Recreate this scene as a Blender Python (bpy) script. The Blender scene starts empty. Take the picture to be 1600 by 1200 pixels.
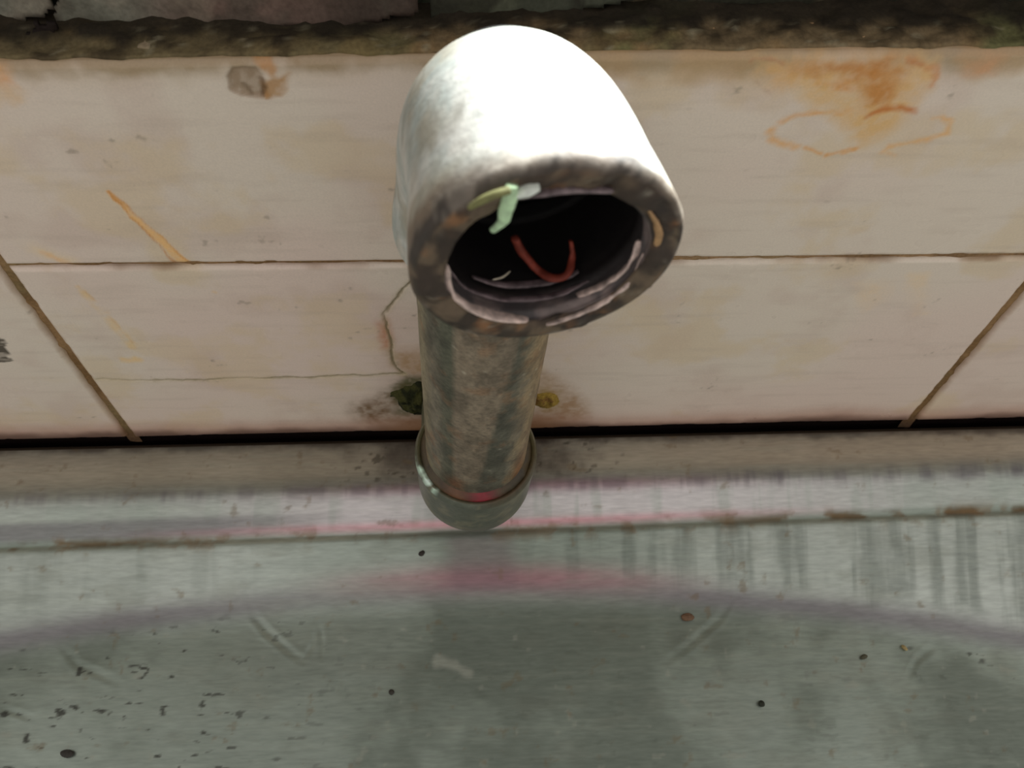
import bpy, math
import numpy as np
from mathutils import Matrix, Vector

# ------------------------------------------------------------------ camera
F_PX, CX, CY = 1290.0, 800.0, 600.0            # focal length in pixels of the 1600x1200 frame
D, H = 0.100, 0.1905                           # camera distance from the tiles, height above the sink edge
def nrm(v): v = np.asarray(v, float); return v / np.linalg.norm(v)
e_dn = nrm((-26, 792, F_PX))                   # world -Z seen by the camera (x right, y down, z forward)
e_x = np.array((48000.0, -860.0, F_PX)); e_x = nrm(e_x - e_dn * e_x.dot(e_dn))
e_z = -e_dn
e_y = np.cross(e_z, e_x)
R = np.stack([e_x, e_y, e_z])                  # rows: world axes in camera coordinates
CAM = np.array((0.0, -D, H))
M3 = np.stack([R[:, 0], -R[:, 1], -R[:, 2]], axis=1)
mw = Matrix([list(M3[i]) + [CAM[i]] for i in range(3)] + [[0, 0, 0, 1]])
scn = bpy.context.scene
cd = bpy.data.cameras.new('camera'); co = bpy.data.objects.new('camera', cd)
scn.collection.objects.link(co); co.matrix_world = mw
cd.sensor_fit = 'HORIZONTAL'; cd.sensor_width = 36.0; cd.lens = F_PX / 1600 * 36.0
cd.clip_start = 0.004; cd.clip_end = 50
cd.dof.use_dof = True; cd.dof.focus_distance = 0.150; cd.dof.aperture_fstop = 52.0
scn.camera = co

# ------------------------------------------------------------------ light
scn.view_settings.view_transform = 'Standard'; scn.view_settings.look = 'None'
scn.view_settings.exposure = 0.0; scn.view_settings.gamma = 1.0
scn.view_settings.use_curve_mapping = False
wd = bpy.data.worlds.new('world'); scn.world = wd; wd.use_nodes = True
bg = wd.node_tree.nodes['Background']
bg.inputs['Color'].default_value = (0.98, 0.93, 0.89, 1); bg.inputs['Strength'].default_value = 0.62
ld = bpy.data.lights.new('window_daylight', 'AREA'); ld.shape = 'RECTANGLE'
ld.size = 0.5; ld.size_y = 0.5; ld.energy = 40.0; ld.color = (0.97, 1.0, 0.98)
lo = bpy.data.objects.new('window_daylight', ld); scn.collection.objects.link(lo)
lo.location = (0.42, 0.60, 0.62)
lo.rotation_euler = (Vector((0, -0.03, 0.12)) - Vector(lo.location)).to_track_quat('-Z', 'Y').to_euler()

# ------------------------------------------------------------------ helpers
def lin(c, k=1.0):
    c = np.asarray(c, float) / 255.0
    return np.where(c <= 0.04045, c / 12.92, ((c + 0.055) / 1.055) ** 2.4) / k
def ray(px, py):
    d = np.array(((px - CX) / F_PX, (py - CY) / F_PX, 1.0))
    return R @ d
def at_depth(px, py, d): return CAM + ray(px, py) * d
def wall_pt(px, py, y=0.0):                    # a point of the wall plane, as (x, z)
    r = ray(px, py); t = (y - CAM[1]) / r[1]; p = CAM + r * t
    return np.array((p[0], p[2]))
def plane_pt(px, py, o, n):
    r = ray(px, py); t = (np.asarray(o) - CAM).dot(n) / r.dot(n); return CAM + r * t

def hash3(ix, iy, iz, seed):
    h = (ix.astype(np.int64) * 374761393 + iy.astype(np.int64) * 668265263 + iz.astype(np.int64) * 2147483647 + seed * 974634777) & 0xFFFFFFFF
    h = ((h ^ (h >> 13)) * 1274126177) & 0xFFFFFFFF
    h = ((h ^ (h >> 16)) * 2246822519) & 0xFFFFFFFF
    return ((h ^ (h >> 15)) & 0xFFFFFF) / float(0xFFFFFF)
def vnoise(P, seed=0):
    i = np.floor(P).astype(np.int64); f = P - i; f = f * f * (3 - 2 * f); o = 0
    for a in (0, 1):
        for b in (0, 1):
            for c in (0, 1):
                w = (f[..., 0] if a else 1 - f[..., 0]) * (f[..., 1] if b else 1 - f[..., 1]) * (f[..., 2] if c else 1 - f[..., 2])
                o = o + w * hash3(i[..., 0] + a, i[..., 1] + b, i[..., 2] + c, seed)
    return o
def fbm(P, cell, octv=4, seed=0, stretch=(1, 1, 1)):    # cell in metres, result about 0..1
    q = np.asarray(P) / (cell * np.asarray(stretch)); s = 0; a = 1.0; t = 0
    for k in range(octv):
        s = s + a * vnoise(q * 2 ** k + 17.3 * k, seed + k); t += a; a *= 0.55
    return s / t
def sstep(a, b, x):
    t = np.clip((x - a) / (b - a), 0, 1); return t * t * (3 - 2 * t)
def pct(n, lo, hi):                            # soft mask of the top share of a noise field
    a, b = np.quantile(n, lo), np.quantile(n, hi); return sstep(a, b, n)
def seg_dt(P, pts):                            # distance to a polyline and position along it, 0..1
    pts = [np.asarray(p) for p in pts]; best = np.full(P.shape[:-1], 1e9); tt = np.zeros(P.shape[:-1])
    L_ = [0] + list(np.cumsum([np.linalg.norm(pts[k + 1] - pts[k]) for k in range(len(pts) - 1)]))
    for k in range(len(pts) - 1):
        a, b = pts[k], pts[k + 1]; ab = b - a
        t = np.clip(((P - a) @ ab) / max(ab.dot(ab), 1e-18), 0, 1)
        d = np.linalg.norm(P - a - t[..., None] * ab, axis=-1); m = d < best
        best = np.where(m, d, best); tt = np.where(m, (L_[k] + t * (L_[k + 1] - L_[k])) / L_[-1], tt)
    return best, tt
def seg_dist(P, pts, widths=None):             # distance to a polyline minus its (tapering) half width
    best = np.full(P.shape[:-1], 1e9)
    pts = [np.asarray(p) for p in pts]
    for k in range(len(pts) - 1):
        a, b = pts[k], pts[k + 1]; ab = b - a
        t = np.clip(((P - a) @ ab) / max(ab.dot(ab), 1e-18), 0, 1)
        d = np.linalg.norm(P - a - t[..., None] * ab, axis=-1)
        if widths is not None: d = d - (widths[k] * (1 - t) + widths[k + 1] * t)
        best = np.minimum(best, d)
    return best
def poly_dist(P, pts):                         # signed distance to a polygon, negative inside
    pts = [np.asarray(p) for p in pts]
    d = seg_dist(P, pts + [pts[0]])
    ins = np.zeros(P.shape[:-1], bool); n = len(pts)
    for k in range(n):
        a, b = pts[k], pts[(k + 1) % n]
        c = ((a[1] > P[..., 1]) != (b[1] > P[..., 1]))
        xi = (b[0] - a[0]) * (P[..., 1] - a[1]) / ((b[1] - a[1]) if abs(b[1] - a[1]) > 1e-15 else 1e-15) + a[0]
        ins ^= c & (P[..., 0] < xi)
    return np.where(ins, -d, d)
def over(col, c, a):                           # lay a colour over the albedo
    return col * (1 - a[..., None]) + np.asarray(c) * a[..., None]

def mesh_obj(name, verts, faces, mat, parent=None, col=None, aux=None, smooth=True):
    me = bpy.data.meshes.new(name)
    v = np.asarray(verts, float); me.from_pydata(v.tolist(), [], [tuple(int(i) for i in f) for f in faces])
    if col is not None:
        at = me.attributes.new('col', 'FLOAT_COLOR', 'POINT')
        c4 = np.ones((len(v), 4), np.float32); c4[:, :3] = np.clip(col, 0, 1); at.data.foreach_set('color', c4.ravel())
    if aux is not None:                        # roughness, metallic, clean-metal share
        at = me.attributes.new('aux', 'FLOAT_COLOR', 'POINT')
        c4 = np.ones((len(v), 4), np.float32); c4[:, :3] = aux; at.data.foreach_set('color', c4.ravel())
    if smooth: me.polygons.foreach_set('use_smooth', [True] * len(me.polygons))
    me.materials.append(mat); me.update()
    o = bpy.data.objects.new(name, me); scn.collection.objects.link(o)
    if parent is not None: o.parent = parent
    return o
def empty(name, loc=(0, 0, 0)):
    o = bpy.data.objects.new(name, None); scn.collection.objects.link(o); o.location = loc
    o.empty_display_size = 0.01
    return o
def tag(o, label=None, cat=None, group=None, kind=None):
    if label: o['label'] = label
    if cat: o['category'] = cat
    if group: o['group'] = group
    if kind: o['kind'] = kind
    return o
def grid_faces(nu, nv, base=0, wrap=False):    # nu x nv vertices, index = i*nv + j
    i, j = np.meshgrid(np.arange(nu - 1), np.arange(nv if wrap else nv - 1), indexing='ij')
    a = base + i * nv + j; b = base + (i + 1) * nv + j
    jn = (j + 1) % nv
    c = base + (i + 1) * nv + jn; d = base + i * nv + jn
    return np.stack([a.ravel(), b.ravel(), c.ravel(), d.ravel()], axis=1)

def mat_attr(name, noise=0.12, scale=2500.0, bump=0.15, bump_scale=3000.0, stretch=(1, 1, 1), coat=0.0, spec=0.5, bdist=0.0002):
    m = bpy.data.materials.new(name); m.use_nodes = True; nt = m.node_tree; N, L = nt.nodes, nt.links
    b = N['Principled BSDF']
    ca = N.new('ShaderNodeAttribute'); ca.attribute_name = 'col'
    ax = N.new('ShaderNodeAttribute'); ax.attribute_name = 'aux'
    sp = N.new('ShaderNodeSeparateColor'); L.new(ax.outputs['Color'], sp.inputs['Color'])
    tc = N.new('ShaderNodeTexCoord'); mp = N.new('ShaderNodeMapping'); mp.inputs['Scale'].default_value = stretch
    L.new(tc.outputs['Object'], mp.inputs['Vector'])
    nz = N.new('ShaderNodeTexNoise'); nz.inputs['Scale'].default_value = scale; nz.inputs['Detail'].default_value = 4
    L.new(mp.outputs['Vector'], nz.inputs['Vector'])
    mr = N.new('ShaderNodeMapRange'); mr.inputs['From Min'].default_value = 0.25; mr.inputs['From Max'].default_value = 0.75
    mr.inputs['To Min'].default_value = 1 - noise; mr.inputs['To Max'].default_value = 1 + noise
    L.new(nz.outputs['Fac'], mr.inputs['Value'])
    mx = N.new('ShaderNodeVectorMath'); mx.operation = 'SCALE'
    L.new(ca.outputs['Color'], mx.inputs[0]); L.new(mr.outputs['Result'], mx.inputs['Scale'])
    L.new(mx.outputs['Vector'], b.inputs['Base Color'])
    L.new(sp.outputs['Red'], b.inputs['Roughness']); L.new(sp.outputs['Green'], b.inputs['Metallic'])
    n2 = N.new('ShaderNodeTexNoise'); n2.inputs['Scale'].default_value = bump_scale; n2.inputs['Detail'].default_value = 3
    L.new(mp.outputs['Vector'], n2.inputs['Vector'])
    bp = N.new('ShaderNodeBump'); bp.inputs['Strength'].default_value = bump; bp.inputs['Distance'].default_value = bdist
    L.new(n2.outputs['Fac'], bp.inputs['Height']); L.new(bp.outputs['Normal'], b.inputs['Normal'])
    b.inputs['Specular IOR Level'].default_value = spec
    if coat: b.inputs['Coat Weight'].default_value = coat; b.inputs['Coat Roughness'].default_value = 0.25
    return m
def mat_plain(name, rgb, rough=0.6, metal=0.0, noise=0.25, scale=1500.0, bump=0.3):
    m = bpy.data.materials.new(name); m.use_nodes = True; nt = m.node_tree; N, L = nt.nodes, nt.links
    b = N['Principled BSDF']; b.inputs['Roughness'].default_value = rough; b.inputs['Metallic'].default_value = metal
    tc = N.new('ShaderNodeTexCoord'); nz = N.new('ShaderNodeTexNoise')
    nz.inputs['Scale'].default_value = scale; nz.inputs['Detail'].default_value = 4
    L.new(tc.outputs['Object'], nz.inputs['Vector'])
    cr = N.new('ShaderNodeValToRGB'); e = cr.color_ramp.elements
    e[0].position, e[1].position = 0.3, 0.7
    e[0].color = (*np.clip(np.asarray(rgb) * (1 - noise), 0, 1), 1); e[1].color = (*np.clip(np.asarray(rgb) * (1 + noise), 0, 1), 1)
    L.new(nz.outputs['Fac'], cr.inputs['Fac']); L.new(cr.outputs['Color'], b.inputs['Base Color'])
    bp = N.new('ShaderNodeBump'); bp.inputs['Strength'].default_value = bump; bp.inputs['Distance'].default_value = 0.0002
    L.new(nz.outputs['Fac'], bp.inputs['Height']); L.new(bp.outputs['Normal'], b.inputs['Normal'])
    return m

K = 0.62                                       # light that falls on the tiles, so that photo colours become albedos
M_TILE = mat_attr('glazed_tile', noise=0.05, scale=2600, bump=0.05, bump_scale=900)
M_PLASTER = mat_attr('mouldy_plaster', noise=0.22, scale=1400, bump=0.3, bump_scale=1500, spec=0.15)
M_GROUT = mat_attr('dirty_grout', noise=0.25, scale=1500, bump=0.4, bump_scale=2500, spec=0.2)
M_SINK = mat_attr('sink_steel', noise=0.13, scale=900, bump=0.10, bump_scale=900, stretch=(0.28, 1.6, 1.0), bdist=0.0001)
M_FITTING = mat_attr('old_galvanised_fitting', noise=0.16, scale=900, bump=0.35, bump_scale=1300)
M_PIPE = mat_attr('old_galvanised_pipe', noise=0.28, scale=1500, bump=0.35, bump_scale=2200)
M_SEAL = mat_attr('black_sealant', noise=0.3, scale=2000, bump=0.3, bump_scale=2000, spec=0.0)
M_MOSS = mat_attr('moss', noise=0.35, scale=2500, bump=0.6, bump_scale=2500, spec=0.2)

# ================================================================== WALL
TOP_Z = wall_pt(800, 88)[1]                    # upper edge of the tiles
PLASTER_Y = 0.0100
wall = None
def build_wall():
    # plaster above and behind the tiles, one relief surface closed to a sill and a back
    xs = np.linspace(-0.30, 0.30, 601); zs = np.concatenate([[-0.06], np.linspace(TOP_Z - 0.006, 0.160, 110)])
    X, Z = np.meshgrid(xs, zs, indexing='ij'); P3 = np.stack([X, np.zeros_like(X), Z], -1)
    n1 = fbm(P3, 0.02, 5, 3); n2 = fbm(P3, 0.006, 4, 9)
    Y = PLASTER_Y + 0.0008 + (n1 - 0.5) * 0.004 + (n2 - 0.5) * 0.0014
    Y = np.where(Z < TOP_Z - 0.004, 0.0078, Y)
    P2 = np.stack([X, Z], -1)
    c = np.ones(X.shape + (3,)) * lin((46, 46, 38), K)
    w = lambda p: wall_pt(p[0], p[1], PLASTER_Y)
    c = over(c, lin((74, 73, 62), K), sstep(0.40, 0.70, fbm(P3, 0.016, 5, 21)) * 0.55)
    c = over(c, lin((22, 21, 17), K), sstep(0.46, 0.60, fbm(P3, 0.012, 4, 33)) * 0.75)
    # the right half is blackened evenly, a little greener in the middle
    xm = wall_pt(930, 30, PLASTER_Y)[0]
    c = over(c, lin((34, 34, 26), K), sstep(xm - 0.02, xm + 0.004, X) * 0.8)
    c = over(c, lin((66, 72, 58), K), sstep(0.45, 0.6, n1) * sstep(0.03, 0.0, np.abs(X - xm + 0.016)) * 0.6)
    c = over(c, lin((100, 86, 66), K), sstep(0.64, 0.80, n2) * 0.45)
    nu, nv = X.shape
    V = np.stack([X, Y, Z], -1).reshape(-1, 3); Fc = grid_faces(nu, nv).tolist(); C = c.reshape(-1, 3)
    # sill and back
    b = len(V); i0, i1 = nv - 1, (nu - 1) * nv + nv - 1
    tops = [i * nv + nv - 1 for i in range(nu)]
    extra = [(x, 0.055, 0.160) for x in xs] + [(x, 0.055, -0.06) for x in xs]
    V = np.concatenate([V, extra]); C = np.concatenate([C, np.tile(lin((90, 88, 80), K), (2 * nu, 1))])
    for i in range(nu - 1):
        Fc.append((tops[i], tops[i + 1], b + i + 1, b + i)); Fc.append((b + i, b + i + 1, b + nu + i + 1, b + nu + i))
        Fc.append((b + nu + i, b + nu + i + 1, (i + 1) * nv, i * nv))
    # unseen wall block added above the opening, keeps sink reflections dark
    k = len(V); xa, xb = -0.30, 0.30
    V = np.concatenate([V, [(x, y, z) for z in (0.285, 0.75) for (x, y) in ((xa, 0.010), (xb, 0.010), (xb, 0.055), (xa, 0.055))]])
    C = np.concatenate([C, np.tile(lin((58, 58, 50), K), (8, 1))])
    Fc += [(k, k + 3, k + 2, k + 1), (k + 4, k + 5, k + 6, k + 7)] + [(k + i, k + (i + 1) % 4, k + 4 + (i + 1) % 4, k + 4 + i) for i in range(4)]
    A = np.tile((0.8, 0, 0), (len(V), 1))
    o = mesh_obj('wall_back', V, Fc, M_PLASTER, None, C, A); tag(o, kind='structure')
    return o
wall = build_wall()

# tile joints, read off as points of the wall plane
JL = [wall_pt(8, 424), wall_pt(206, 686)]; JR = [wall_pt(1606, 446), wall_pt(1420, 664)]
def line_z(p, q):
    p, q = wall_pt(*p), wall_pt(*q); return lambda x: p[1] + (q[1] - p[1]) * (x - p[0]) / (q[0] - p[0])
z_top = line_z((0, 99), (1600, 78)); z_mid = line_z((0, 418), (1600, 402)); z_bot = line_z((0, 690), (1600, 655))
def joint_x(J, z): return J[0][0] + (J[1][0] - J[0][0]) * (z - J[0][1]) / (J[1][1] - J[0][1])
TW = joint_x(JR, 0.035) - joint_x(JL, 0.035)
GH = 0.00085                                   # half the joint width
FX, FZ = -0.0034, 0.0202                       # where the supply pipe leaves the wall
HOLE_R = 0.0119
CRACK = [wall_pt(*p) for p in ((150, 592), (260, 594), (420, 591), (560, 587), (632, 585))]
CRACK2 = [wall_pt(*p) for p in ((648, 432), (628, 456), (612, 476), (600, 492), (604, 512), (612, 535), (612, 556), (622, 576), (632, 585))]
WP = lambda *pts: [wall_pt(*p) for p in pts]
PXM = 0.000145                                 # metres per photo pixel near the middle of the wall

def warp(P2, P3, amp):                          # ragged edges for cracks and stains
    dx = (fbm(P3, 0.0045, 4, 66) - 0.5) * 2 + (fbm(P3, 0.0014, 3, 68) - 0.5) * 0.9
    dz = (fbm(P3, 0.0045, 4, 67) - 0.5) * 2 + (fbm(P3, 0.0014, 3, 69) - 0.5) * 0.9
    return P2 + np.stack([dx, dz], -1) * amp
def tile_paint(X, Z):
    P3 = np.stack([X, np.zeros_like(X), Z], -1); P2 = warp(np.stack([X, Z], -1), P3, 0.0007); grain = 0.72 + 0.28 * pct(fbm(P3, 0.0011, 3, 65), 0.1, 0.8)
    big = fbm(P3, 0.05, 3, 51); mid = fbm(P3, 0.010, 4, 52); fine = fbm(P3, 0.0022, 3, 53); stk = fbm(P3, 0.012, 4, 54, (1.0, 1, 0.12))
    c = np.ones(X.shape + (3,)) * lin((188, 171, 160), K)
    c = over(c, lin((188, 181, 166), K), sstep(0.35, 0.65, big) * 0.55)
    c = over(c, lin((170, 150, 138), K), sstep(0.5, 0.75, mid) * 0.35)
    c = over(c, lin((182, 162, 128), K), pct(fbm(P3, 0.014, 5, 61), 0.55, 0.95) * 0.42)
    c = over(c, lin((150, 134, 120), K), sstep(0.52, 0.80, stk) * 0.16)
    c = over(c, lin((105, 92, 76), K), sstep(0.76, 0.84, fine * 0.75 + mid * 0.3) * 0.45)
    rg = 0.20 + 0.25 * mid
    wob = (fine - 0.5) * 0.0016 + (mid - 0.5) * 0.0016
    def stroke(pts, ws, colr, a, soft=0.0007, wb=1.0, broken=0.0):
        nonlocal c, rg
        d = seg_dist(P2, WP(*pts), [w * PXM / 2 for w in ws]) + wob * wb
        m = sstep(soft, -soft, d) * a * grain
        if broken: m = m * sstep(0.5 - broken, 0.62, fbm(P3, 0.0025, 3, 71))
        c = over(c, lin(colr, K), m); rg = rg + 0.35 * m
    def patch(pts, colr, a, soft=0.0008, wb=1.0, mott=0.0, seed=73, cell=0.005):
        nonlocal c, rg
        d = poly_dist(P2, WP(*pts)) + wob * wb
        m = sstep(soft, -soft, d) * a * grain
        if mott: m = m * (1 - mott + mott * sstep(0.35, 0.62, fbm(P3, cell, 4, seed)))
        c = over(c, lin(colr, K), m); rg = rg + 0.35 * m
    OC, RU, BR = (186, 150, 98), (160, 108, 60), (128, 82, 50)
    # grime that crept down from the ledge
    dt = z_top(X) - Z
    e = dt + (fbm(P3, 0.007, 4, 81) - 0.5) * 0.006
    c = over(c, lin((120, 98, 66), K), sstep(0.0034, 0.0004, e) * 0.75)
    c = over(c, lin((150, 130, 96), K), sstep(0.006, 0.001, e) * 0.22)
    xo = (wall_pt(930, 95)[0], wall_pt(1180, 95)[0])
    c = over(c, lin((156, 126, 90), K), sstep(0.0052, 0.0022, e) * sstep(xo[0] - .004, xo[0] + .004, X) * sstep(0.40, 0.66, fbm(P3, 0.006, 4, 83)) * 0.45)
    # rust left by a bottle or can: two rings and a runny middle
    patch(((1180, 92), (1465, 92), (1462, 122), (1440, 150), (1420, 178), (1395, 205), (1350, 222), (1310, 190), (1275, 165), (1245, 140), (1205, 140), (1182, 115)), OC, 0.88, 0.0020, 1.3, 0.28, 91, 0.006)
    patch(((1225, 96), (1400, 90), (1410, 118), (1330, 122), (1232, 114)), RU, 0.92, 0.0014, 1.5, 0.35, 92, 0.004)
    patch(((1345, 108), (1405, 108), (1400, 150), (1378, 166), (1352, 165)), (166, 112, 56), 0.92, 0.0018, 1.4, 0.35, 93, 0.004)
    patch(((1275, 122), (1330, 124), (1325, 140), (1265, 138)), (176, 112, 54), 0.6, 0.001, 1.2, 0.5, 94, 0.003)
    patch(((1185, 96), (1245, 94), (1250, 136), (1206, 140), (1188, 122)), (180, 140, 92), 0.5, 0.0014, 1.2, 0.6, 99, 0.004)
    stroke(((1172, 96), (1176, 114), (1188, 132), (1208, 142)), (4, 5, 5, 4), BR, 0.7, 0.0004, 0.5, 0.2)
    stroke(((1172, 94), (1200, 92), (1222, 98)), (4, 4, 3), (150, 96, 70), 0.6, 0.0004, 0.5)
    stroke(((1206, 205), (1216, 190), (1246, 178), (1290, 175), (1335, 174)), (7, 5, 5, 6, 7), (188, 136, 70), 0.75, 0.0005, 0.6, 0.25)
    stroke(((1206, 203), (1210, 220), (1240, 229)), (8, 8, 7), (192, 142, 76), 0.75, 0.0007, 0.8)
    stroke(((1354, 180), (1376, 172), (1400, 168), (1424, 171), (1429, 178)), (5, 8, 7, 8, 3), (165, 96, 40), 0.85, 0.0005, 0.5)
    for a, b in (((1259, 230), (1284, 239)), ((1294, 242), (1311, 238)), ((1319, 237), (1337, 230))):
        stroke((a, b), (6, 4), (188, 134, 66), 0.75, 0.0004, 0.5)
    stroke(((1456, 185), (1472, 182), (1484, 194), (1480, 208), (1448, 219), (1402, 226), (1388, 230)), (3, 5, 7, 9, 8, 7, 9), (194, 146, 80), 0.7, 0.0006, 0.6)
    stroke(((1380, 238), (1398, 241)), (8, 5), (194, 150, 92), 0.5, 0.0006, 0.6)
    stroke(((1420, 97), (1440, 102)), (9, 7), (160, 98, 52), 0.7, 0.0006, 0.7)
    stroke(((1448, 106), (1464, 104), (1463, 120), (1456, 132)), (6, 8, 5, 4), (172, 112, 70), 0.65, 0.0006, 0.7)
    patch(((1500, 92), (1560, 92), (1550, 114), (1510, 116)), (184, 130, 90), 0.5, 0.0015, 1.2)
    # grey-brown chip with an orange tail
    patch(((358, 122), (366, 110), (384, 107), (402, 105), (411, 116), (414, 128), (422, 150), (378, 150), (362, 140)), (128, 108, 86), 0.9, 0.0004, 0.5)
    patch(((413, 128), (430, 122), (452, 116), (447, 130), (436, 146), (416, 149)), (150, 112, 68), 0.85, 0.0005, 0.8)
    stroke(((411, 122), (415, 132), (410, 146)), (3, 4, 2), (84, 62, 38), 0.8, 0.0003, 0.4)
    stroke(((384, 136), (392, 146)), (2, 2), (96, 80, 60), 0.7, 0.0003, 0.4)
    stroke(((412, 92), (424, 104), (426, 112)), (14, 8, 3), (160, 112, 60), 0.75, 0.0006, 0.8)
    stroke(((455, 100), (475, 108)), (5, 4), (120, 94, 60), 0.4, 0.0006, 1.0, 0.2)
    # orange smear at the left edge, ochre splinter mark, drips
    patch(((-20, 108), (12, 112), (16, 128), (-20, 132)), (190, 130, 62), 0.75, 0.0015, 1.2)
    patch(((-20, 138), (30, 142), (34, 158), (-20, 160)), (184, 150, 104), 0.5, 0.0015, 1.6, 0.5)
    stroke(((168, 298), (205, 334), (250, 372), (288, 410)), (3, 9, 13, 16), (202, 158, 96), 0.80, 0.0004, 0.35)
    stroke(((168, 298), (210, 342), (250, 382), (272, 410)), (2, 3, 3, 4), (170, 112, 50), 0.85, 0.0003, 0.25)
    stroke(((172, 299), (215, 336), (258, 372), (292, 408)), (2, 3, 2, 4), (176, 120, 58), 0.75, 0.0003, 0.25)
    stroke(((70, 395), (88, 402), (100, 410)), (6, 12, 10), (194, 142, 76), 0.65, 0.0009, 1.0)
    stroke(((60, 390), (110, 408)), (24, 20), (200, 178, 140), 0.4, 0.0016, 1.2)
    stroke(((122, 448), (140, 468), (152, 478), (168, 498), (190, 518), (208, 542)), (9, 12, 19, 15, 13, 11), (194, 164, 110), 0.62, 0.0005, 0.5, 0.3)
    stroke(((122, 446), (146, 466), (158, 480), (184, 506), (207, 536)), (2, 4, 4, 2, 3), (178, 136, 74), 0.55, 0.0003, 0.4, 0.2)
    stroke(((196, 562), (212, 560)), (16, 16), (200, 166, 104), 0.6, 0.0008, 0.6)
    stroke(((332, 454), (338, 456)), (5, 5), (190, 160, 112), 0.6, 0.0004, 0.4)
    patch(((1335, 440), (1390, 440), (1380, 470), (1355, 482), (1340, 466)), (198, 168, 128), 0.42, 0.0018, 1.2, 0.5)
    patch(((1420, 430), (1450, 428), (1448, 490), (1425, 492)), (200, 172, 130), 0.42, 0.0016, 1.2, 0.5)
    # stains around the hole of the pipe
    patch(((588, 500), (606, 496), (613, 520), (612, 545), (596, 544), (588, 524)), (158, 104, 74), 0.85, 0.0016, 0.9, 0.3)
    patch(((608, 548), (670, 545), (680, 590), (632, 588), (615, 572)), (144, 112, 72), 0.8, 0.0030, 1.2)
    patch(((545, 636), (590, 620), (625, 590), (700, 575), (700, 668), (560, 662)), (92, 66, 36), 0.95, 0.0030, 1.6, 0.4, 95, 0.004)
    patch(((605, 600), (640, 584), (690, 590), (690, 650), (620, 648)), (60, 64, 26), 0.8, 0.0018, 1.6, 0.3, 96, 0.003)
    patch(((830, 575), (868, 592), (908, 625), (915, 656), (830, 662)), (136, 100, 62), 0.8, 0.0030, 2.0, 0.35, 97, 0.003)
    patch(((845, 606), (868, 610), (874, 632), (850, 642)), (130, 108, 40), 0.6, 0.0014, 1.5, 0.3, 98, 0.002)
    # dirt above the gap at the bottom, along the joints and the cracks
    db = Z - z_bot(X)
    e = db + (fbm(P3, 0.012, 4, 84) - 0.5) * 0.0050
    c = over(c, lin((150, 112, 96), K), sstep(0.0105, 0.0020, e) * 0.7)
    c = over(c, lin((66, 42, 34), K), sstep(0.0050, 0.0010, e) * 0.85)
    xh = wall_pt(740, 640)[0]
    c = over(c, lin((120, 84, 52), K), sstep(0.0120, 0.0030, e) * sstep(0.034, 0.012, np.abs(X - xh)) * 0.7)
    dm = np.abs(Z - z_mid(X)) + (fine - 0.5) * 0.0008
    c = over(c, lin((120, 92, 62), K), sstep(0.0018, 0.0007, dm) * sstep(0.40, 0.6, fbm(P3, 0.012, 3, 85)) * 0.75)
    for s in (1, -1):
        dj = np.abs(X - joint_x(JL if s == 1 else JR, Z)) + (fine - 0.5) * 0.0010
        c = over(c, lin((128, 100, 66), K), sstep(0.0020, 0.0007, dj) * 0.55)
    for cr, w in ((CRACK, 0.00022), (CRACK2, 0.00018)):
        d = seg_dist(P2, cr) + (fine - 0.5) * 0.0003
        brk = 0.35 + 0.65 * sstep(0.38, 0.55, fbm(P3, 0.008, 3, 86))
        c = over(c, lin((96, 84, 58), K), sstep(w * 2.2, w * 0.5, d) * 0.85 * brk)
        c = over(c, lin((150, 138, 104), K), sstep(0.0014, 0.0002, d) * 0.3)
    # black scrubbed-off patch at the frame's left edge
    d = poly_dist(P2, WP((-90, 500), (-6, 522), (12, 536), (6, 542), (18, 552), (12, 556), (24, 563), (2, 568), (-70, 570))) + wob * 0.3
    c = over(c, lin((70, 62, 52), K), sstep(0.0002, -0.0002, d) * (0.55 + 0.45 * sstep(0.4, 0.55, fbm(P3, 0.0016, 2, 87, (2, 1, 0.5)))))
    return c, np.clip(rg, 0.12, 0.9)

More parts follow.
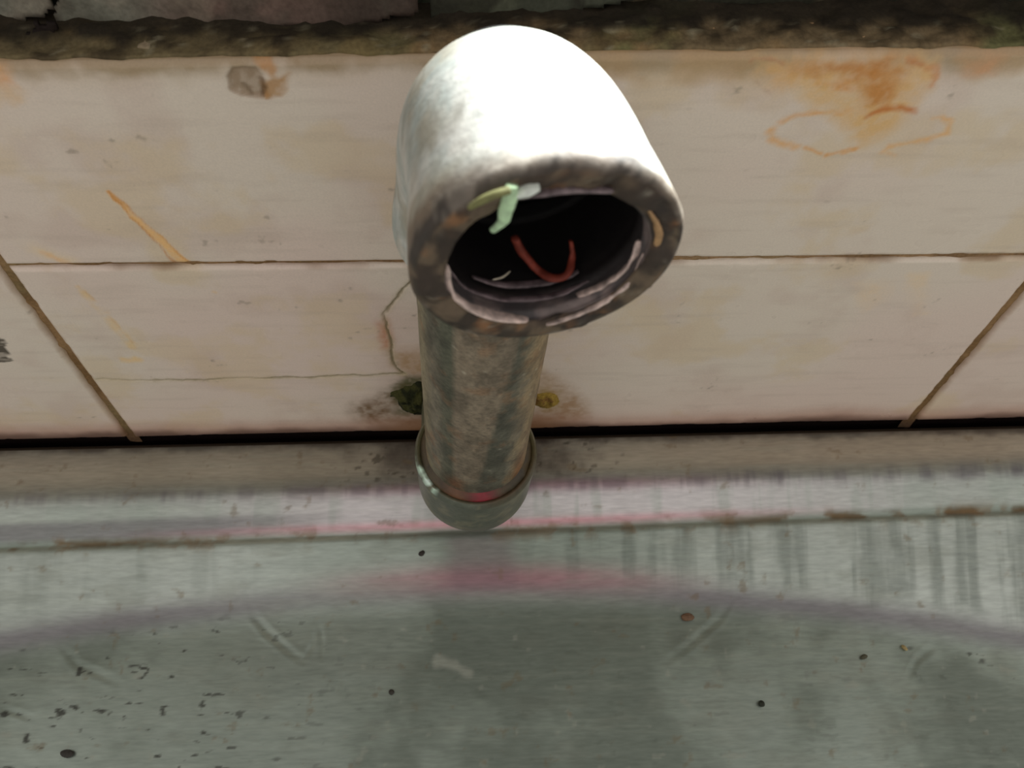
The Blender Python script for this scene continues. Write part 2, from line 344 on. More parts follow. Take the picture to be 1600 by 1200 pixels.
def make_tile(corners, nu, nv):
    """corners: bottom-left, bottom-right, top-right, top-left as (x, z). Front face with real edges, hole and cracks."""
    u = np.linspace(0, 1, nu); v = np.linspace(0, 1, nv)
    U, V = np.meshgrid(u, v, indexing='ij')
    bl, br, tr, tl = [np.asarray(c) for c in corners]
    P = ((1 - U) * (1 - V))[..., None] * bl + (U * (1 - V))[..., None] * br + (U * V)[..., None] * tr + ((1 - U) * V)[..., None] * tl
    X, Z = P[..., 0], P[..., 1]; P3 = np.stack([X, np.zeros_like(X), Z], -1)
    wdt = np.linalg.norm(br - bl); hgt = np.linalg.norm(tl - bl)
    de = np.minimum(np.minimum(U, 1 - U) * wdt, np.minimum(V, 1 - V) * hgt)
    Y = 0.0007 * np.clip(1 - de / 0.0010, 0, 1) ** 2 + (fbm(P3, 0.04, 2, 5) - 0.5) * 0.0004
    Y = Y + 0.00025 * sstep(0.55, 0.75, fbm(P3, 0.003, 3, 6)) * sstep(0.0016, 0.0, de)      # nibbled edges
    PWp = warp(P, P3, 0.0007)
    for cr in (CRACK, CRACK2): Y = Y + 0.0005 * sstep(0.00038, 0.0, seg_dist(PWp, cr))
    chip = poly_dist(PWp, WP((358, 122), (366, 110), (384, 107), (402, 105), (411, 116), (414, 128), (422, 150), (378, 150), (362, 140)))
    Y = Y + 0.0005 * sstep(0.0003, -0.0004, chip)
    C, rg = tile_paint(X, Z)
    n = nu * nv
    Vt = np.stack([X, Y, Z], -1).reshape(-1, 3); Fc = grid_faces(nu, nv)
    hole = np.hypot(X - FX, Z - FZ) < HOLE_R + 0.0012 * (fbm(P3, 0.004, 2, 7) - 0.5)
    if hole.any():
        keep = ~hole.ravel()[Fc].all(axis=1); Fc = Fc[keep]
    ring = [i * nv for i in range(nu)] + [(nu - 1) * nv + j for j in range(1, nv)] + [i * nv + nv - 1 for i in range(nu - 2, -1, -1)] + [j for j in range(nv - 2, 0, -1)]
    back = Vt[ring].copy(); back[:, 1] = 0.0068
    Vt = np.concatenate([Vt, back]); m = len(ring)
    Fc = Fc.tolist() + [(ring[k], n + k, n + (k + 1) % m, ring[(k + 1) % m]) for k in range(m)]
    C = C.reshape(-1, 3); Cb = np.tile(lin((150, 118, 84), K), (m, 1))
    A = np.zeros((n + m, 3)); A[:n, 0] = rg.ravel(); A[n:, 0] = 0.7
    return mesh_obj('tile', Vt, Fc, M_TILE, wall, np.concatenate([C, Cb]), A)
for row in (0, 1):
    for k in (-1, 0, 1):
        cs = []
        for right, top in ((0, 0), (1, 0), (1, 1), (0, 1)):
            zf = (z_bot, z_mid)[row] if not top else (z_mid, z_top)[row]
            if k == -1: x = joint_x(JL, zf(-0.1)) if right else joint_x(JL, zf(-0.1)) - TW + 0.01
            elif k == 0: x = joint_x(JR, zf(0.1)) if right else joint_x(JL, zf(-0.1))
            else: x = joint_x(JR, zf(0.1)) + TW - 0.01 if right else joint_x(JR, zf(0.1))
            z = zf(x) + (0.0003 if (row == 0 and not top) else 0)
            dz = 0 if (row == 0 and not top) or (row == 1 and top) else (-0.00045 if top else 0.00045)
            cs.append((x + (-GH if right else GH), z + dz))
        make_tile(cs, 640 if k == 0 else 300, (240, 160)[row])

def build_grout():
    # grout fills the joints a little below the tile faces
    V, Fc, C = [], [], []
    def strip(a, b, wd, n):
        a, b = np.asarray(a), np.asarray(b); t = nrm(b - a); s = np.array((-t[1], t[0]))
        q = np.linspace(0, 1, n); base = len(V)
        for k in range(n):
            for j in range(5):
                p = a + (b - a) * q[k] + s * wd * (j / 2 - 1)
                V.append((p[0], 0.0, p[1]))
        Fc.extend(grid_faces(n, 5, base).tolist())
    strip((-0.29, z_mid(-0.29)), (0.29, z_mid(0.29)), 0.0016, 700)
    for J in (JL, JR):
        zt = z_top(J[0][0]) - 0.001; strip((joint_x(J, zt), zt), (joint_x(J, 0.001), 0.001), 0.0016, 320)
    V = np.array(V); P3 = V.copy()
    V[:, 1] = 0.00085 + (fbm(P3, 0.003, 3, 11) - 0.5) * 0.0009
    C = np.ones((len(V), 3)) * lin((122, 96, 66), K)
    C = over(C, lin((98, 74, 46), K), sstep(0.4, 0.62, fbm(P3, 0.009, 4, 12)) * 0.8)
    C = over(C, lin((104, 92, 64), K), sstep(0.5, 0.7, fbm(P3, 0.013, 4, 13)) * 0.6)
    C = over(C, lin((52, 36, 26), K), sstep(0.010, 0.002, V[:, 2]) * 0.85)
    mid = np.abs(V[:, 2] - z_mid(V[:, 0])) < 0.002
    xa, xb = wall_pt(330, 410)[0], wall_pt(560, 410)[0]
    C = np.where((mid & (V[:, 0] > xb))[:, None], C * 1.05 + 0.02, C)
    mesh_obj('grout', V, Fc, M_GROUT, wall, C, np.tile((0.85, 0, 0), (len(V), 1)))
build_grout()

def build_ledge():
    # mortar bed on top of the tiles, grown over with algae
    nu, nv = 640, 26
    xs = np.linspace(-0.295, 0.295, nu); q = np.linspace(0, 1, nv)
    X, Q = np.meshgrid(xs, q, indexing='ij')
    Zt = z_top(X)
    P3 = np.stack([X, Q * 0.011, np.zeros_like(X)], -1)
    n1 = fbm(P3, 0.008, 4, 14); n2 = fbm(P3, 0.0028, 3, 15)
    Y = 0.0002 + Q * 0.0116
    Z = Zt + 0.0002 + sstep(0, 0.10, Q) * 0.0004 + sstep(0, 0.25, Q) * ((n1 - 0.45) * 0.0022 + (n2 - 0.5) * 0.0018)
    Y = Y + (fbm(P3, 0.004, 3, 20) - 0.45) * 0.0014 * (Q < 0.3)
    Z = np.where(Q == 0, Zt - 0.0030, Z); Y = np.where(Q == 0, 0.0020, Y)
    C = np.ones(X.shape + (3,)) * lin((98, 84, 62), K)
    n3 = fbm(P3, 0.0013, 3, 17); g = wall_pt(1000, 60)[0]
    C = over(C, lin((112, 90, 60), K), pct(n1, 0.5, 0.9) * 0.7)
    C = over(C, lin((84, 84, 54), K), pct(fbm(P3, 0.02, 5, 16), 0.3, 0.8) * (0.25 + 0.65 * sstep(g - 0.06, g, X)))
    C = over(C, lin((62, 52, 36), K), pct(n2, 0.5, 0.85) * 0.75)
    C = over(C, lin((30, 26, 20), K), sstep(0.16, 0.62, Q + (n2 - 0.5) * 0.8 + 0.12 * sstep(g - 0.02, g - 0.05, X)) * 0.93)  # back painted black: mould together with the peeling paint's shadow line
    C = over(C, lin((132, 126, 104), K), sstep(0.66, 0.82, n3) * sstep(0.8, 0.3, Q) * 0.5)
    mesh_obj('mortar_bed', np.stack([X, Y, Z], -1).reshape(-1, 3), grid_faces(nu, nv), M_GROUT, wall, C.reshape(-1, 3), np.tile((0.9, 0, 0), (nu * nv, 1)))
build_ledge()

def slab(name, outline, y0, thick, mat, parent, colfn, curl=None, step=0.0006):
    """a ragged thin sheet lying on the wall: grid cells inside the outline, given thickness"""
    outline = [np.asarray(p) for p in outline]; lo_, hi_ = np.min(outline, 0), np.max(outline, 0)
    nu = int((hi_[0] - lo_[0]) / step) + 2; nv = int((hi_[1] - lo_[1]) / step) + 2
    X, Z = np.meshgrid(np.linspace(lo_[0], hi_[0], nu), np.linspace(lo_[1], hi_[1], nv), indexing='ij')
    P = np.stack([X, Z], -1); P3 = np.stack([X, np.zeros_like(X), Z], -1)
    d = poly_dist(P, outline) + (fbm(P3, 0.003, 3, 19) - 0.5) * 0.0022
    Fg = grid_faces(nu, nv); keep = (d.ravel()[Fg] < 0).all(axis=1); Fg = Fg[keep]
    used = np.unique(Fg); rm = -np.ones(nu * nv, int); rm[used] = np.arange(len(used)); Fg = rm[Fg]
    X, Z, d = X.ravel()[used], Z.ravel()[used], d.ravel()[used]; P3 = P3.reshape(-1, 3)[used]
    Y = y0 + (fbm(P3, 0.012, 3, 18) - 0.5) * 0.0016 + (fbm(P3, 0.003, 2, 17) - 0.5) * 0.0005
    if curl is not None: Y = Y - curl * np.exp(-(d / 0.0018) ** 2)
    front = np.stack([X, Y, Z], -1); back = front.copy(); back[:, 1] += thick; n = len(front)
    e = {}
    for f in Fg:
        for a, b in zip(f, np.roll(f, -1)): e[(int(a), int(b))] = 1
    sides = [(b, a, a + n, b + n) for (a, b) in e if (b, a) not in e]
    Fc = Fg.tolist() + (Fg[:, ::-1] + n).tolist() + sides
    C = colfn(P3, d)
    return mesh_obj(name, np.concatenate([front, back]), Fc, mat, parent, np.concatenate([C, C * 0.6]), np.tile((0.75, 0, 0), (2 * n, 1)))
PW = lambda *pts: [wall_pt(p[0], p[1], PLASTER_Y) for p in pts]
def paint_grey(P3, d):
    x = P3[:, 0]; w = lambda px: wall_pt(px, 20, PLASTER_Y)[0]
    C = np.ones((len(P3), 3)) * lin((98, 97, 86), K)
    C = over(C, lin((92, 74, 66), K), sstep(w(180), w(330), x) * 0.9)
    C = over(C, lin((50, 44, 38), K), sstep(w(430), w(580), x) * 0.8)
    C = over(C, lin((66, 62, 54), K), pct(fbm(P3, 0.012, 5, 22), 0.4, 0.9) * 0.6)
    C = over(C, lin((118, 108, 94), K), pct(fbm(P3, 0.010, 5, 23), 0.7, 0.97) * 0.4)
    return over(C, lin((44, 34, 28), K), sstep(-0.0016, 0.0, d) * 0.6)
slab('peeling_paint', PW((95, -120), (640, -120), (655, 6), (600, 22), (540, 30), (470, 33), (430, 30), (395, 40), (330, 38), (300, 44), (255, 40), (200, 44), (150, 50), (110, 54), (92, 48), (84, 36), (98, 20), (92, 4)), PLASTER_Y - 0.0016, 0.0007, M_PLASTER, wall, paint_grey, 0.0008)
slab('peeling_paint', PW((-120, -120), (80, -120), (88, 0), (72, 14), (52, 22), (10, 36), (-40, 42), (-120, 50)), PLASTER_Y - 0.0012, 0.0007, M_PLASTER, wall, paint_grey, 0.0008)
slab('peeling_paint', PW((690, -120), (1040, -120), (1010, -14), (900, 14), (840, 26), (760, 34), (700, 30), (668, 18)), PLASTER_Y - 0.0008, 0.0006, M_PLASTER, wall,
     lambda P3, d: over(over(np.ones((len(P3), 3)) * lin((58, 60, 50), K), lin((74, 76, 62), K), sstep(0.45, 0.6, fbm(P3, 0.009, 3, 24)) * 0.7), lin((34, 32, 26), K), sstep(0.5, 0.65, fbm(P3, 0.006, 3, 25)) * 0.7), 0.0006)
def paint_and_shadow_black(P3, d): return over(np.ones((len(P3), 3)) * lin((26, 20, 17), K), lin((46, 38, 32), K), sstep(0.5, 0.65, fbm(P3, 0.004, 3, 26)) * 0.6)
slab('flake_and_shadow', PW((-60, 40), (-10, 34), (30, 26), (62, 18), (66, 8), (80, 10), (100, 5), (102, 16), (92, 28), (84, 40), (98, 50), (160, 52), (250, 46), (320, 44), (330, 52), (240, 58), (140, 68), (20, 66), (-60, 70)), PLASTER_Y - 0.0038, 0.0006, M_PLASTER, wall, paint_and_shadow_black, 0.0010)  # black peel, its long strip stands in for the paint edge's shadow
def chip_col(P3, d): return over(np.ones((len(P3), 3)) * lin((138, 132, 112), K), lin((110, 92, 70), K), sstep(0.45, 0.6, fbm(P3, 0.003, 3, 27)) * 0.7)
slab('mortar_crumb', [wall_pt(*p, 0.0030) for p in ((148, 76), (180, 71), (236, 70), (244, 77), (238, 86), (160, 85))], 0.0030, 0.003, M_GROUT, wall, chip_col, 0.0004)
slab('mortar_crumb', [wall_pt(*p, 0.0070) for p in ((378, 56), (430, 47), (500, 46), (540, 52), (566, 64), (450, 66), (400, 64))], 0.0070, 0.003, M_GROUT, wall,
     lambda P3, d: over(np.ones((len(P3), 3)) * lin((86, 78, 70), K), lin((44, 38, 34), K), sstep(0.42, 0.6, fbm(P3, 0.003, 3, 28)) * 0.8), 0.0006)
slab('mortar_crumb', [wall_pt(*p, 0.0080) for p in ((1392, 44), (1410, 34), (1432, 40), (1430, 50), (1400, 54))], 0.0080, 0.002, M_GROUT, wall,
     lambda P3, d: np.ones((len(P3), 3)) * lin((92, 64, 42), K), 0.0004)

# black rotten sealant in the gap between tiles and sink
def build_sealant():
    nu = 420; xs = np.linspace(-0.29, 0.29, nu); V = []
    for x in xs:
        zb = z_bot(x); n = (fbm(np.array([[x, 0.3, 0.0]]), 0.006, 3, 29)[0] - 0.5) * 0.0008
        V += [(x, 0.0066, zb + 0.0004), (x, 0.0024 + n, zb + 0.0003), (x, 0.0020 + n, zb - 0.0014), (x, 0.0018 + n, zb - 0.0140), (x, 0.0066, zb - 0.0142)]
    C = np.tile(lin((15, 10, 9), K), (len(V), 1))
    mesh_obj('sealant', V, grid_faces(nu, 5), M_SEAL, wall, C, np.tile((1.0, 0, 0), (len(V), 1)))
build_sealant()

# ================================================================== SINK
def z0_pt(px, py, z=0.0):
    r = ray(px, py); t = (z - CAM[2]) / r[2]; p = CAM + r * t; return p[:2]
def line_s(p, q, z):
    p, q = z0_pt(*p, z), z0_pt(*q, z); return lambda x: -(p[1] + (q[1] - p[1]) * (x - p[0]) / (q[0] - p[0]))
zE = line_z((0, 700), (1600, 665))             # height of the sink's rear edge, where it meets the gap
sA = line_s((100, 778), (1500, 738), -0.0005)
sB = line_s((0, 856), (1600, 798), -0.0045)
arc = [z0_pt(px, py, -0.0145) for px, py in ((20, 1012), (400, 962), (750, 945), (1150, 950), (1580, 1000))]
ck = np.polyfit([a[0] for a in arc], [-a[1] for a in arc], 2)
sC = lambda x: np.polyval(ck, np.clip(x, -0.16, 0.16)) + 0.1 * np.clip(np.abs(x) - 0.16, 0, 1)
def sink_z(x, s):
    a, b, c = sA(x), sB(x), sC(x)
    z = -0.0005 + zE(x) * sstep(0.02, 0.0, s)
    soft = lambda t, w: w * np.logaddexp(0, t / w)        # smooth ramp
    z = z - 0.27 * (soft(s - a, 0.0010) - soft(s - b, 0.0008))
    z = z - 0.0007 * np.exp(-((s - b) / 0.0011) ** 2)
    z = z - 0.52 * (soft(s - b - 0.001, 0.0014) - soft(s - c, 0.0022))
    z = z - 0.03 * soft(s - c, 0.004)
    return z
def sink_pt(px, py):
    z = -0.01
    for _ in range(8):
        p = z0_pt(px, py, z); z = float(sink_z(p[0], -p[1]))
    return np.array(p)
SP = lambda *pts: [sink_pt(*p) for p in pts]
DENTS = [(SP((386, 880), (388, 930), (398, 962), (416, 985), (446, 1012), (474, 1034)), 0.0013, 0.00042),
         (SP((500, 975), (503, 1000), (502, 1030)), 0.0009, 0.00040), (SP((474, 1034), (488, 1008), (494, 985)), 0.0009, 0.00030),
         (SP((92, 990), (98, 1012), (120, 1038), (160, 1056), (185, 1066)), 0.0013, 0.00042),
         (SP((1160, 870), (1148, 930), (1122, 968), (1080, 1005), (1040, 1035)), 0.0013, 0.00040),
         (SP((1460, 1008), (1432, 1032), (1418, 1062)), 0.0012, 0.00035),
         (SP((0, 1106), (50, 1122)), 0.0010, 0.00035), (SP((1345, 822), (1362, 860), (1358, 900)), 0.0010, 0.00025),
         (SP((438, 880), (440, 940)), 0.0010, 0.00022)]
def build_sink():
    xf = np.linspace(-0.172, 0.172, 660); xs = np.concatenate([np.linspace(-0.295, -0.176, 40), xf, np.linspace(0.176, 0.295, 40)])
    ss = np.concatenate([np.linspace(0.0006, 0.092, 300), np.linspace(0.094, 0.30, 60)])
    X, S = np.meshgrid(xs, ss, indexing='ij'); P2 = np.stack([X, -S], -1); P3 = np.stack([X, -S, np.zeros_like(X)], -1)
    Z = sink_z(X, S)
    Z = Z + (fbm(P3, 0.03, 3, 101) - 0.5) * 0.0007 * sstep(0.004, 0.02, S)
    for pts, w, a in DENTS:
        d, t = seg_dt(P2, pts); d = (d + (fbm(P3, 0.003, 2, 112) - 0.5) * 0.0004) / (w * 0.62)
        am = 0.42 * a * np.clip(np.sin(np.pi * np.clip(t, 0.02, 0.98)), 0, 1) ** 0.6 * (0.6 + 0.8 * fbm(P3, 0.006, 2, 113))
        Z = Z - am * np.exp(-d * d) + 0.35 * am * np.exp(-(d - 1.8) ** 2 * 2)
    Z = Z + 0.03 * sstep(0.24, 0.27, S) ** 1.0                       # front wall of the bowl
    n1 = fbm(P3, 0.040, 6, 102); n2 = fbm(P3, 0.005, 5, 103); n3 = fbm(P3, 0.0018, 3, 104); br = fbm(P3, 0.010, 5, 105, (2.5, 0.12, 1))
    stv = fbm(P3, 0.0030, 3, 106, (1, 12, 1)); s2 = fbm(P3, 0.009, 4, 114, (1, 0.5, 1))
    a, b, c = sA(X), sB(X), sC(X); tx = sink_pt(745, 740)[0]; ax = np.abs(X - tx)
    C = np.ones(X.shape + (3,)) * np.array((0.475, 0.545, 0.485)); rg = 0.28 + 0.12 * n1 + 0.10 * (br - 0.5); mt = np.full(X.shape, 0.95)
    def lay(colr, m, metal=0.2, rough=0.65):
        nonlocal C, rg, mt
        C = over(C, lin(colr, 0.8), m); mt = mt * (1 - m) + metal * m; rg = rg * (1 - m) + rough * m
    ramp = sstep(a - 0.0010, a + 0.0016, S) * sstep(b + 0.0004, b - 0.0022, S)         # rolled ledge, its bright reflection painted in
    slope = sstep(b, b + 0.003, S) * sstep(c + 0.001, c - 0.005, S)
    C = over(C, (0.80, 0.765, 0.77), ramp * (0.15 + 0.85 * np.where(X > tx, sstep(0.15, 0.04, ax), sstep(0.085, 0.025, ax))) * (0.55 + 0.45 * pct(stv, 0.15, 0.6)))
    C = over(C, (0.66, 0.71, 0.66), slope * (0.12 + 0.88 * sstep(0.015, 0.07, X) + 0.7 * sstep(-0.025, -0.08, X)) * 0.9)  # slope's reflected light painted paler, strongest towards both sides
    C = C * (0.88 + 0.24 * br)[..., None]
    film = (0.30 + 0.30 * pct(n1, 0.2, 0.8)) * (1 - 0.75 * ramp) * (1 - 0.45 * slope * sstep(0.02, 0.06, ax))
    lay((95, 106, 93), film, 0.3, 0.5)                                                # dull film of limescale
    lay((128, 132, 120), pct(s2, 0.6, 0.95) * 0.22 * (1 - ramp), 0.4, 0.5)
    # flange: tile reflection painted in brown, darker by the gap and beside the tap
    lay((172, 152, 130), sstep(a + 0.001, a - 0.004, S) * (0.50 + 0.15 * sstep(tx, tx + 0.1, X)), 0.2, 0.5)
    lay((104, 104, 94), sstep(a - 0.006, a - 0.002, S) * sstep(a + 0.001, a - 0.001, S) * 0.4, 0.4, 0.5)
    lay((54, 40, 30), sstep(0.0030, 0.0003, S + (n2 - 0.5) * 0.003) * 0.8)
    lay((48, 34, 26), sstep(0.036, 0.012, ax + (n2 - 0.5) * 0.03) * sstep(a + 0.002, a - 0.008, S + (n3 - 0.5) * 0.005 + (n2 - 0.5) * 0.004) * 0.75)
    lay((58, 50, 34), pct(n3 + 0.5 * n2, 0.90, 0.98) * sstep(0.050, 0.02, ax) * sstep(a + 0.001, a - 0.003, S) * 0.7)
    # pink and purple reflections painted in: along the bend, along the groove and on the fillet below the tap
    px0 = sstep(0.105, 0.015, np.abs(X - tx - 0.004))
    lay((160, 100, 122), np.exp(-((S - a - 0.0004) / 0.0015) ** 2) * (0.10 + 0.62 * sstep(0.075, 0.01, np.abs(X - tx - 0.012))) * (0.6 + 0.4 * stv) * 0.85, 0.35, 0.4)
    lay((92, 86, 92), np.exp(-((S - a - 0.0002) / 0.0018) ** 2) * (0.15 + 0.5 * pct(stv, 0.45, 0.85)) * 0.75, 0.4, 0.45)
    lay((98, 90, 100), sstep(b - 0.0062, b - 0.0040, S) * sstep(b, b - 0.0018, S) * sstep(tx - 0.02, tx - 0.07, X) * 0.55, 0.5, 0.4)
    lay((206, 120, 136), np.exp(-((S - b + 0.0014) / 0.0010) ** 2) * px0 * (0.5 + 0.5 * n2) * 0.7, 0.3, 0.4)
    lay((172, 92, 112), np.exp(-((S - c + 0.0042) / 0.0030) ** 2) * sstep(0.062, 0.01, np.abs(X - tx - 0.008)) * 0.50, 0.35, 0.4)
    lay((104, 80, 88), sstep(0.0105, 0.0050, np.abs(X - tx - 0.001) + (n2 - 0.5) * 0.004) * slope * 0.42, 0.4, 0.4)  # the tap's reflection painted onto the slope below it
    lay((104, 92, 104), np.exp(-((S - c + 0.0015) / 0.0030) ** 2) * (0.30 + 0.3 * sstep(0.03, 0.06, ax)), 0.5, 0.35)
    # rust and grime in the groove
    gl = np.exp(-((S - b + (n2 - 0.5) * 0.0012) / 0.0010) ** 2); xr, xl = sink_pt(1290, 815)[0], sink_pt(290, 848)[0]
    lay((92, 70, 36), gl * np.clip(sstep(xr - 0.05, xr + 0.01, X) + sstep(xl + 0.012, xl - 0.02, X) * 0.8 + 0.12, 0, 1) * pct(fbm(P3, 0.005, 4, 107, (2, 1, 1)), 0.35, 0.7) * 0.9)
    lay((122, 96, 62), np.exp(-((S - b - 0.0006) / 0.0022) ** 2) * pct(n2, 0.62, 0.92) * 0.55)
    # dark streaks on the slope, mostly on the right
    rn = pct(fbm(P3, 0.0034, 4, 108, (1, 9, 1)) * 0.8 + 0.2 * n2, 0.30, 0.97)
    side = np.clip(sstep(-0.005, 0.03, X) + 0.35 * sstep(-0.03, -0.06, X), 0, 1)
    lay((78, 88, 80), rn * sstep(b, b + 0.0015, S) * sstep(c - 0.001, c - 0.008, S + (n2 - 0.5) * 0.010) * side * 0.42, 0.6, 0.45)
    lay((80, 74, 82), rn * np.exp(-((S - a) / 0.0020) ** 2) * side * 0.65, 0.4, 0.5)
    # specks and scratches on the floor of the bowl, thick on the left
    fl = sstep(c - 0.001, c + 0.004, S)
    thick = np.clip(0.15 + 1.0 * sstep(-0.025, -0.085, X) + 0.6 * sstep(0.085, 0.115, X) * sstep(c + 0.016, c + 0.004, S), 0, 1)
    lay((40, 38, 33), pct(fbm(P3, 0.0016, 3, 109, (1.9, 0.9, 1)) + 0.25 * n2, 0.935, 0.985) * fl * thick * 0.85)
    lay((60, 66, 58), pct(n1, 0.45, 0.9) * fl * 0.28, 0.5, 0.5)
    lay((150, 154, 142), pct(fbm(P3, 0.0030, 3, 110), 0.97, 0.997) * fl * 0.45)
    lay((150, 156, 143), pct(br, 0.75, 0.97) * 0.14, 0.7, 0.3)
    lay((112, 92, 60), pct(fbm(P3, 0.0030, 5, 111), 0.95, 0.999) * 0.40)
    for px, py, r in ((706, 1040, 14), (1080, 1010, 0), (1465, 1052, 0)):
        if r: lay((176, 178, 166), sstep(0.0022, 0.0008, seg_dist(P2, SP((px - 20, py - 6), (px, py), (px + 26, py + 12))) + (n2 - 0.5) * 0.003) * 0.40)
    nu, nv = X.shape
    V = np.stack([X, -S, Z], -1).reshape(-1, 3); Fc = grid_faces(nu, nv)[:, ::-1]
    A = np.stack([np.clip(rg, 0.15, 0.9), np.clip(mt, 0, 1), np.zeros_like(rg)], -1).reshape(-1, 3)
    root = empty('metal_sink', (0, -0.15, -0.02))
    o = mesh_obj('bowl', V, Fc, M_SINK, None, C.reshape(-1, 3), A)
    o.parent = root; o.matrix_parent_inverse = Matrix.Translation((0, 0.15, 0.02))
    tag(root, 'stained grey steel sink with painted pink reflection below the tiled wall', 'sink')
    # turned-up lip that tucks under the tiles at the back
    nu = 420; xs = np.linspace(-0.292, 0.292, nu); V = []
    for x in xs:
        z = float(sink_z(x, 0.0006)); V += [(x, -0.0006, z), (x, 0.0002, z - 0.0001), (x, 0.0006, z - 0.0008), (x, 0.0006, z - 0.006)]
    C = np.tile(lin((70, 58, 46), 0.8), (len(V), 1))
    o2 = mesh_obj('rear_lip', V, grid_faces(nu, 4)[:, ::-1], M_SINK, None, C, np.tile((0.5, 0.5, 0), (len(V), 1)))
    o2.parent = root; o2.matrix_parent_inverse = Matrix.Translation((0, 0.15, 0.02))
build_sink()

# ================================================================== TAP
def sweep(path, tang, n, rads, seg=96):
    """rings round a planar path with plane normal n; returns grid vertices, index = ring*seg + k"""
    th = np.linspace(0, 2 * np.pi, seg, endpoint=False); out = []
    for p, t, r in zip(path, tang, rads):
        q = np.cross(n, t); out.append(p + r * (np.cos(th)[:, None] * n + np.sin(th)[:, None] * q))
    return np.stack(out)                        # (rings, seg, 3)
def elbow_path(P0, a, E, b, L1, L2, rb, ns=14, nb=26):
    """from face P0 (outward axis a) through the corner E to the face at E + b*L2"""
    pts, tan = [], []
    for s in np.linspace(L1, rb, ns): pts.append(E + a * s); tan.append(-a)
    Cn = E + a * rb + b * rb
    for t in np.linspace(0, np.pi / 2, nb)[1:]:
        pts.append(Cn - b * rb * np.cos(t) - a * rb * np.sin(t)); tan.append(nrm(-a * np.cos(t) + b * np.sin(t)))
    for s in np.linspace(rb, L2, ns)[1:]: pts.append(E + b * s); tan.append(b)
    return np.array(pts), np.array(tan)

OD = 0.0250
MOUTH = at_depth(857, 412, 0.0735)
BASE = at_depth(744, 702, 0.1665)               # centre of the lower socket's rim
YAW = math.radians(9.0)
a_m = nrm((math.sin(YAW), -math.cos(YAW), 0.0))
L_E = 0.0245
E_UP = MOUTH - a_m * L_E
a_d = nrm(BASE - E_UP); a_m = nrm(a_m - a_d * a_m.dot(a_d)); E_UP = MOUTH - a_m * L_E; a_d = nrm(BASE - E_UP)
tap = empty('water_tap', (BASE[0], 0.0, FZ))
TINV = Matrix.Translation(-Vector(tap.location))
def on_tap(o, parent=None):
    o.parent = parent or tap
    if parent is None: o.matrix_parent_inverse = TINV
    else: o.matrix_parent_inverse = (TINV).copy() if False else Matrix.Identity(4)
    return o
tag(tap, 'old galvanised pipe tap with open elbow mouth in front of the tiled wall', 'tap')

